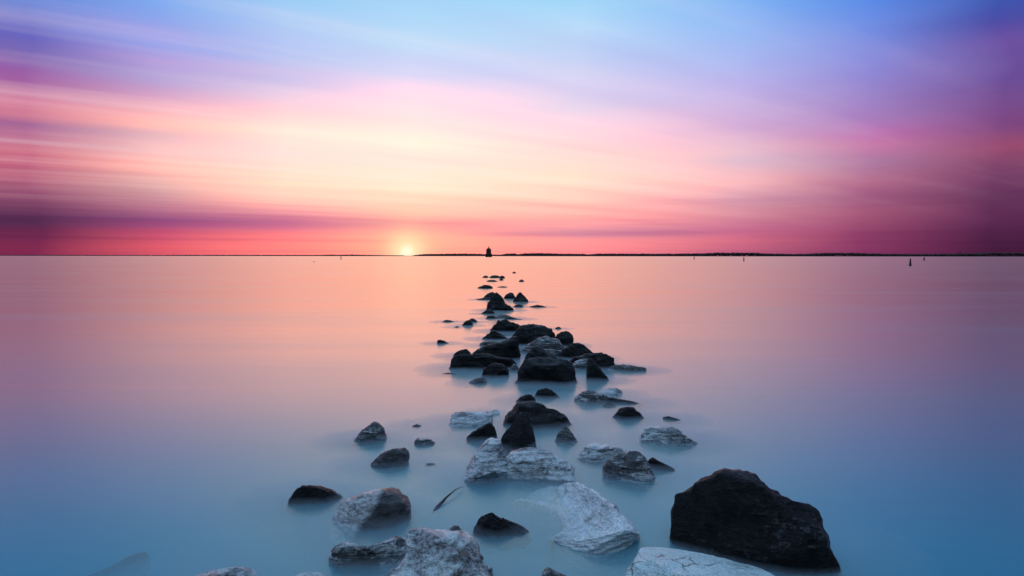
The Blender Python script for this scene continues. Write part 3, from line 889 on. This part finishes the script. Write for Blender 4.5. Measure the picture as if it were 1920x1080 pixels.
R_('rock', [(772,798.6),(782,795.4),(792,798.8)], 800, 'dark', 'tiny awash rock left of the pale oblong block', 68, 3, thick=0.4)
R_('rock', [(778,827),(783,821),(792,821.5),(800,821),(808,823.5),(815,830)], 835, 'grey', 'small light topped stone in the water left of the dark wedge', 69, 4, thick=0.6)
R_('rock', [(698,866),(708,855),(718,849),(730,843.5),(745,841.5),(758,842),(766,847),(769,858),(766,868)], 877, 'grey', 'low grooved grey rock left of the pale split rocks', 70, 5, thick=0.6)
R_('rock', [(795,870.5),(806,867),(818,870.5)], 872, 'grey', 'faint drowned stone below the low grooved grey rock', 71, 3, thick=0.4)
R_('boulder', [(868,892),(876,873),(884,860),(895,845),(905,833),(915,822),(925,819),(935,822),(941,828),(946,842),(952,862),(954,886)], 909, 'white', 'left half of the pale split rocks, warm lit on its left', 72, 6, thick=0.75, facets=4, planes=[((-0.8, 0.5, 0.3), 0.86), ((0.35, -0.75, 0.6), 0.5)])
R_('boulder', [(940,884),(944,864),(955,850),(975,843),(992,838),(1010,839),(1030,846),(1050,855),(1068,865),(1077,877),(1076,890)], 907, 'white', 'right half of the pale split rocks, a streaked sloping slab', 73, 6, thick=0.5, planes=[((0.1, 0.85, 0.6), 0.72), ((-0.05, -0.8, 0.6), 0.5)])
# --- foreground
R_('rock', [(543,938),(550,925),(558,915),(567,908.5),(576,910),(590,912),(605,915),(620,922),(635,931),(646,940)], 949, 'dark', 'small dark rock, leftmost of the foreground stones above water', 74, 5, thick=0.6)
R_('boulder', [(624,988),(626,965),(633,952),(643,940),(660,930),(680,921),(700,917),(717,913.5),(735,916),(750,922),(760,932),(768,945),(770,960),(772,985)], 1002, 'twotone', 'rounded foreground boulder, pale left face and dark right face', 75, 6, thick=0.65, planes=[((-0.62, 0.3, 0.72), 0.66), ((0.55, 0.0, 0.85), 0.74)])
R_('rock', [(624,1030),(636,1016),(650,1013),(664,1016),(676,1024),(692,1030),(708,1026),(722,1018),(738,1012),(750,1015),(760,1030)], 1076, 'grey', 'half drowned jagged rock before the two toned foreground boulder', 76, 5, thick=0.8, sub=0.8, rough=1.5)
R_('rock', [(836,1003),(844,991),(852,986),(860,987),(868,999)], 1006, 'grey', 'small knob of rock behind the speckled boulder at the bottom', 77, 4)
R_('rock', [(883,1003),(890,988),(900,975),(910,968),(920,965),(930,968),(940,975),(955,976),(968,981),(980,988),(993,1000)], 1009, 'dark', 'dark double humped rock right of the speckled bottom boulder', 78, 5, thick=0.5, rough=1.3)
R_('boulder', [(716,1100),(735,1065),(750,1052),(757,1035),(757,1010),(760,996),(772,989),(790,988),(805,992),(825,996),(840,1000),(850,1000),(865,997),(880,997),(888,1006),(898,1020),(904,1040),(908,1058),(920,1070),(930,1100)], 1140, 'lichen', 'big speckled blue white boulder cut off by the bottom edge', 79, 6, thick=0.55, centre=(825, 1085), sub=0.7, rough=1.0)


def curved_slab():
    """the pale slab with a crest that bends round a hollow, sloping side"""
    def at(px, py, dep):                    # a point on a picture ray at ground distance dep
        d = ray(px, py)
        return np.array((CP + d * (dep / d.y))[:])

    def wl(px, py, z=-0.01):
        return np.array(ground(px, py, z)[:])
    toe = [(968, 938), (1000, 943), (1032, 956), (1056, 978), (1052, 998), (1034, 1013)]
    crest = [(1006, 919, 4.02), (1040, 910, 4.02), (1078, 904, 3.84), (1112, 922, 3.60), (1146, 949, 3.39), (1168, 974, 3.24)]
    S_ = []
    for (tx, ty), (kx, ky, kd) in zip(toe, crest):
        t0, c0 = wl(tx, ty), at(kx, ky, kd)
        under = t0 + np.array((-0.05, -0.03, -0.25))
        s1 = t0 * 0.66 + c0 * 0.34 + np.array((0, 0, -0.030))
        s2 = t0 * 0.30 + c0 * 0.70 + np.array((0, 0, -0.034))
        b1 = c0 + np.array((0.055, 0.05, -0.05))
        b2 = c0 + np.array((0.10, 0.10, -0.35))
        S_.append([under, t0, s1, s2, c0, b1, b2])
    first = S_[0]
    S_.insert(0, [p * 0.5 + first[1] * 0.5 + np.array((-0.03, 0.05, -0.06)) for p in first])
    F1 = [wl(1030, 1016, -0.25), wl(1034, 1015), at(1072, 1013, 3.18), at(1122, 1008, 3.11), at(1172, 993, 3.13), at(1196, 1001, 3.21), wl(1205, 1000, -0.3)]
    F2 = [wl(1032, 1022, -0.28), wl(1040, 1020, -0.02), wl(1076, 1034, -0.01), wl(1112, 1044, -0.01), wl(1150, 1038, -0.01), wl(1196, 1016, -0.01), wl(1205, 1010, -0.3)]
    F3 = [p + np.array((0, 0.02, -0.3)) for p in F2]
    S_ += [F1, F2, F3]
    A = np.array(S_)                        # sections x 7 x 3

    def cat(A, n):
        m = len(A)
        u = np.linspace(0, m - 1, n)
        i = np.clip(np.floor(u).astype(int), 0, m - 2)
        f = (u - i).reshape(-1, *([1] * (A.ndim - 1)))
        p0, p1, p2, p3 = A[np.clip(i - 1, 0, m - 1)], A[i], A[i + 1], A[np.clip(i + 2, 0, m - 1)]
        soft = 0.5 * ((2 * p1) + (-p0 + p2) * f + (2 * p0 - 5 * p1 + 4 * p2 - p3) * f ** 2 + (-p0 + 3 * p1 - 3 * p2 + p3) * f ** 3)
        return 0.45 * soft + 0.55 * (p1 * (1 - f) + p2 * f)
    nu, nv = 230, 150
    G = cat(A, nu)
    G = cat(np.swapaxes(G, 0, 1), nv)       # nv x nu x 3
    G = np.swapaxes(G, 0, 1)
    du, dv = np.gradient(G, axis=0), np.gradient(G, axis=1)
    nn = np.cross(du, dv)
    nn /= np.linalg.norm(nn, axis=2)[..., None] + 1e-12
    if nn[nu // 2, nv // 2, 2] < 0:
        nn = -nn
    D = np.zeros((nu, nv))
    for a in range(nu):
        for b in range(nv):
            x, y, z = G[a, b]
            rib = abs(mnoise.noise((a * 0.16 + 0.03 * b, b * 0.018, 4.2))) - 0.25
            D[a, b] = 0.020 * rib + 0.012 * mnoise.fractal(Vector((x * 9, y * 9, z * 9)), 0.9, 2.1, 6) + 0.004 * (mnoise.ridged_multi_fractal(Vector((x * 22, y * 22, z * 22)), 0.9, 2.2, 4, 1.0, 2.0) - 1.2)
    G = G + nn * D[..., None]
    V_ = G.reshape(-1, 3)
    loc = np.array((V_[:, 0].mean(), V_[:, 1].mean(), 0.0))
    fs = [(a * nv + b, (a + 1) * nv + b, (a + 1) * nv + b + 1, a * nv + b + 1) for a in range(nu - 1) for b in range(nv - 1)]
    fs.append(tuple(a * nv for a in range(nu)) + tuple((a * nv + nv - 1) for a in range(nu - 1, -1, -1)))
    me = bpy.data.meshes.new('boulder')
    me.from_pydata((V_ - loc).tolist(), [], fs)
    for p in me.polygons:
        p.use_smooth = True
    me.update()
    o = link_mesh('boulder', me, MATS['ribbed'])
    o.location = loc
    tag(o, 'curved pale slab with a hollow ribbed side, right of foreground centre', 'rock', 'rocks of the sunken jetty')
    FOOT.append((float(loc[0]), float(loc[1]), 0.32, 0.3, 0.08, 1.0))


curved_slab()
R_('boulder', [(1262,1030),(1263,1000),(1264,977),(1270,945),(1280,932),(1300,922),(1315,910),(1335,899),(1347,890),(1367,886),(1385,885),(1412,889),(1427,897),(1442,913),(1460,922),(1482,930),(1505,934),(1517,942),(1530,962),(1537,985),(1542,1007),(1552,1027),(1562,1057),(1564,1085),(1500,1125),(1400,1130),(1300,1100)], 1074, 'dark', 'massive black boulder, the largest rock, at the lower right', 81, 6, thick=0.55, centre=(1400, 1000), full=True, strata=0.5, facets=16, mist=0.35, rough=0.7)
R_('boulder', [(1176,1096),(1186,1075),(1195,1055),(1205,1040),(1212,1032),(1240,1031),(1290,1033),(1330,1035),(1342,1044),(1365,1045),(1380,1049),(1400,1049),(1430,1055),(1450,1065),(1470,1075),(1490,1096)], 1150, 'slab', 'cracked bluish white slab in front of the massive black boulder', 82, 6, thick=0.42, planes=[((0, 0.95, 0.35), 0.6)], rough=0.6)
R_('rock', [(1014,1084),(1020,1070),(1028,1064),(1040,1069),(1055,1076),(1070,1084)], 1096, 'grey', 'small rock tip poking in at the bottom edge, right of centre', 83, 5)
R_('rock', [(350,1086),(368,1073),(380,1070),(395,1069),(410,1071),(450,1072),(465,1077),(476,1086)], 1100, 'white', 'low pale rock at the bottom edge, far left of the others', 84, 5, thick=0.5)
R_('rock', [(535,1072),(546,1060),(560,1057),(580,1055),(602,1060),(618,1078)], 1100, 'white', 'pale drowned rock glimmering under the water at bottom left', 85, 5, thick=0.6, sink=0.05)
R_('rock', [(150,1056),(190,1047),(220,1040),(240,1033),(256,1030),(270,1034)], 1050, 'dark', 'long sliver of rock awash at the lower left edge', 86, 5, thick=0.3, sink=0.05)
R_('rock', [(1600,1085),(1620,1064),(1650,1058),(1680,1062),(1700,1085)], 1100, 'white', 'pale drowned rock glowing under water right of the massive boulder', 87, 5, thick=0.5, sink=0.07)


# ------------------------------------------------------------------ drifting reed
def build_reed():
    base = ground(812, 960)
    d0 = (base - CP).length
    fwd = ray(840, 935)
    pts = [(812, 962, 2.2), (820, 951, 4.2), (829, 942, 4.0), (837, 933, 2.8), (846, 925, 2.0), (855, 918, 1.4), (863, 914, 0.9), (874, 911.8, 0.3)]
    vs, fs, n = [], [], 10
    for i, (px, py, r) in enumerate(pts):
        c = CP + ray(px, py) * (d0 * (1.0 + 0.012 * i))
        rr = r / FPX * d0
        for q in range(n):
            a = 2 * math.pi * q / n
            off = Vector((math.cos(a) * 0.8, math.sin(a) * 0.45, math.sin(a) * 0.5)) * rr
            vs.append(tuple(c + off - Vector((base.x, base.y, 0))))
    for i in range(len(pts) - 1):
        for q in range(n):
            fs.append((i * n + q, i * n + (q + 1) % n, (i + 1) * n + (q + 1) % n, (i + 1) * n + q))
    fs.append(tuple(range(n))[::-1])
    me = bpy.data.meshes.new('driftwood_stick')
    me.from_pydata(vs, [], fs)
    for p in me.polygons:
        p.use_smooth = True
    o = link_mesh('driftwood_stick', me, plain('dark_reed', (0.02, 0.015, 0.014), 0.6))
    o.location = (base.x, base.y, 0)
    tag(o, 'thin dark curved stick poking out of the water amid the foreground rocks', 'stick')


build_reed()


# ------------------------------------------------------------------ sea mist: the blur of many small waves round the stones
def build_mist():
    step = 0.05
    x0, x1, y0, y1 = -2.6, 3.4, 2.2, 24.0
    nx, ny = int((x1 - x0) / step) + 1, int((y1 - y0) / step) + 1
    X, Y = np.meshgrid(x0 + step * np.arange(nx), y0 + step * np.arange(ny))
    H = np.zeros_like(X)
    for cx, cy, a, T, top, amt in FOOT:
        m = 0.16 + 0.4 * a
        h = amt * min(0.06, 0.02 + 0.14 * top) * min(1.0, 4.0 / cy) ** 0.8
        d2 = ((X - cx) / (a + m * 1.6)) ** 2 + ((Y - cy) / (T + m * 1.3)) ** 2
        H += (h * np.clip(1.0 - d2, 0, None) ** 1.3) ** 3
    H = H ** (1 / 3.0)
    on = H > 0.002
    idx = -np.ones(H.shape, dtype=int)
    use = on.copy()
    use[:, 1:] |= on[:, :-1]; use[:, :-1] |= on[:, 1:]
    use[1:, :] |= use[:-1, :].copy(); use[:-1, :] |= use[1:, :].copy()
    idx[use] = np.arange(use.sum())
    n = int(use.sum())
    top = np.stack([X[use], Y[use], np.where(on, H, 0.0)[use] + 0.006], 1)
    bot = top.copy()
    bot[:, 2] = 0.002
    fs = []
    quad = use[:-1, :-1] & use[1:, :-1] & use[:-1, 1:] & use[1:, 1:]
    js, is_ = np.nonzero(quad)
    edges = {}
    for j, i in zip(js, is_):
        a, b, c, d = int(idx[j, i]), int(idx[j, i + 1]), int(idx[j + 1, i + 1]), int(idx[j + 1, i])
        fs.append((a, b, c, d))
        fs.append((d + n, c + n, b + n, a + n))
        for e in ((a, b), (b, c), (c, d), (d, a)):
            if (e[1], e[0]) in edges:
                del edges[(e[1], e[0])]
            else:
                edges[e] = 1
    for a, b in edges:
        fs.append((b, a, a + n, b + n))
    me = bpy.data.meshes.new('sea_mist')
    me.from_pydata(np.concatenate([top, bot]).tolist(), [], fs)
    for p in me.polygons:
        p.use_smooth = True
    m, t = new_mat('mist')
    v = N(t, 'ShaderNodeVolumePrincipled')
    v.inputs['Color'].default_value = (0.74, 0.80, 0.90, 1)
    v.inputs['Density'].default_value = 3.0
    o = N(t, 'ShaderNodeOutputMaterial')
    L(t, v.outputs[0], o.inputs['Volume'])
    ob = link_mesh('sea_mist', me, m)
    tag(ob, 'low veil of sea mist blurring the feet of the rocks', 'mist', kind='stuff')


build_mist()
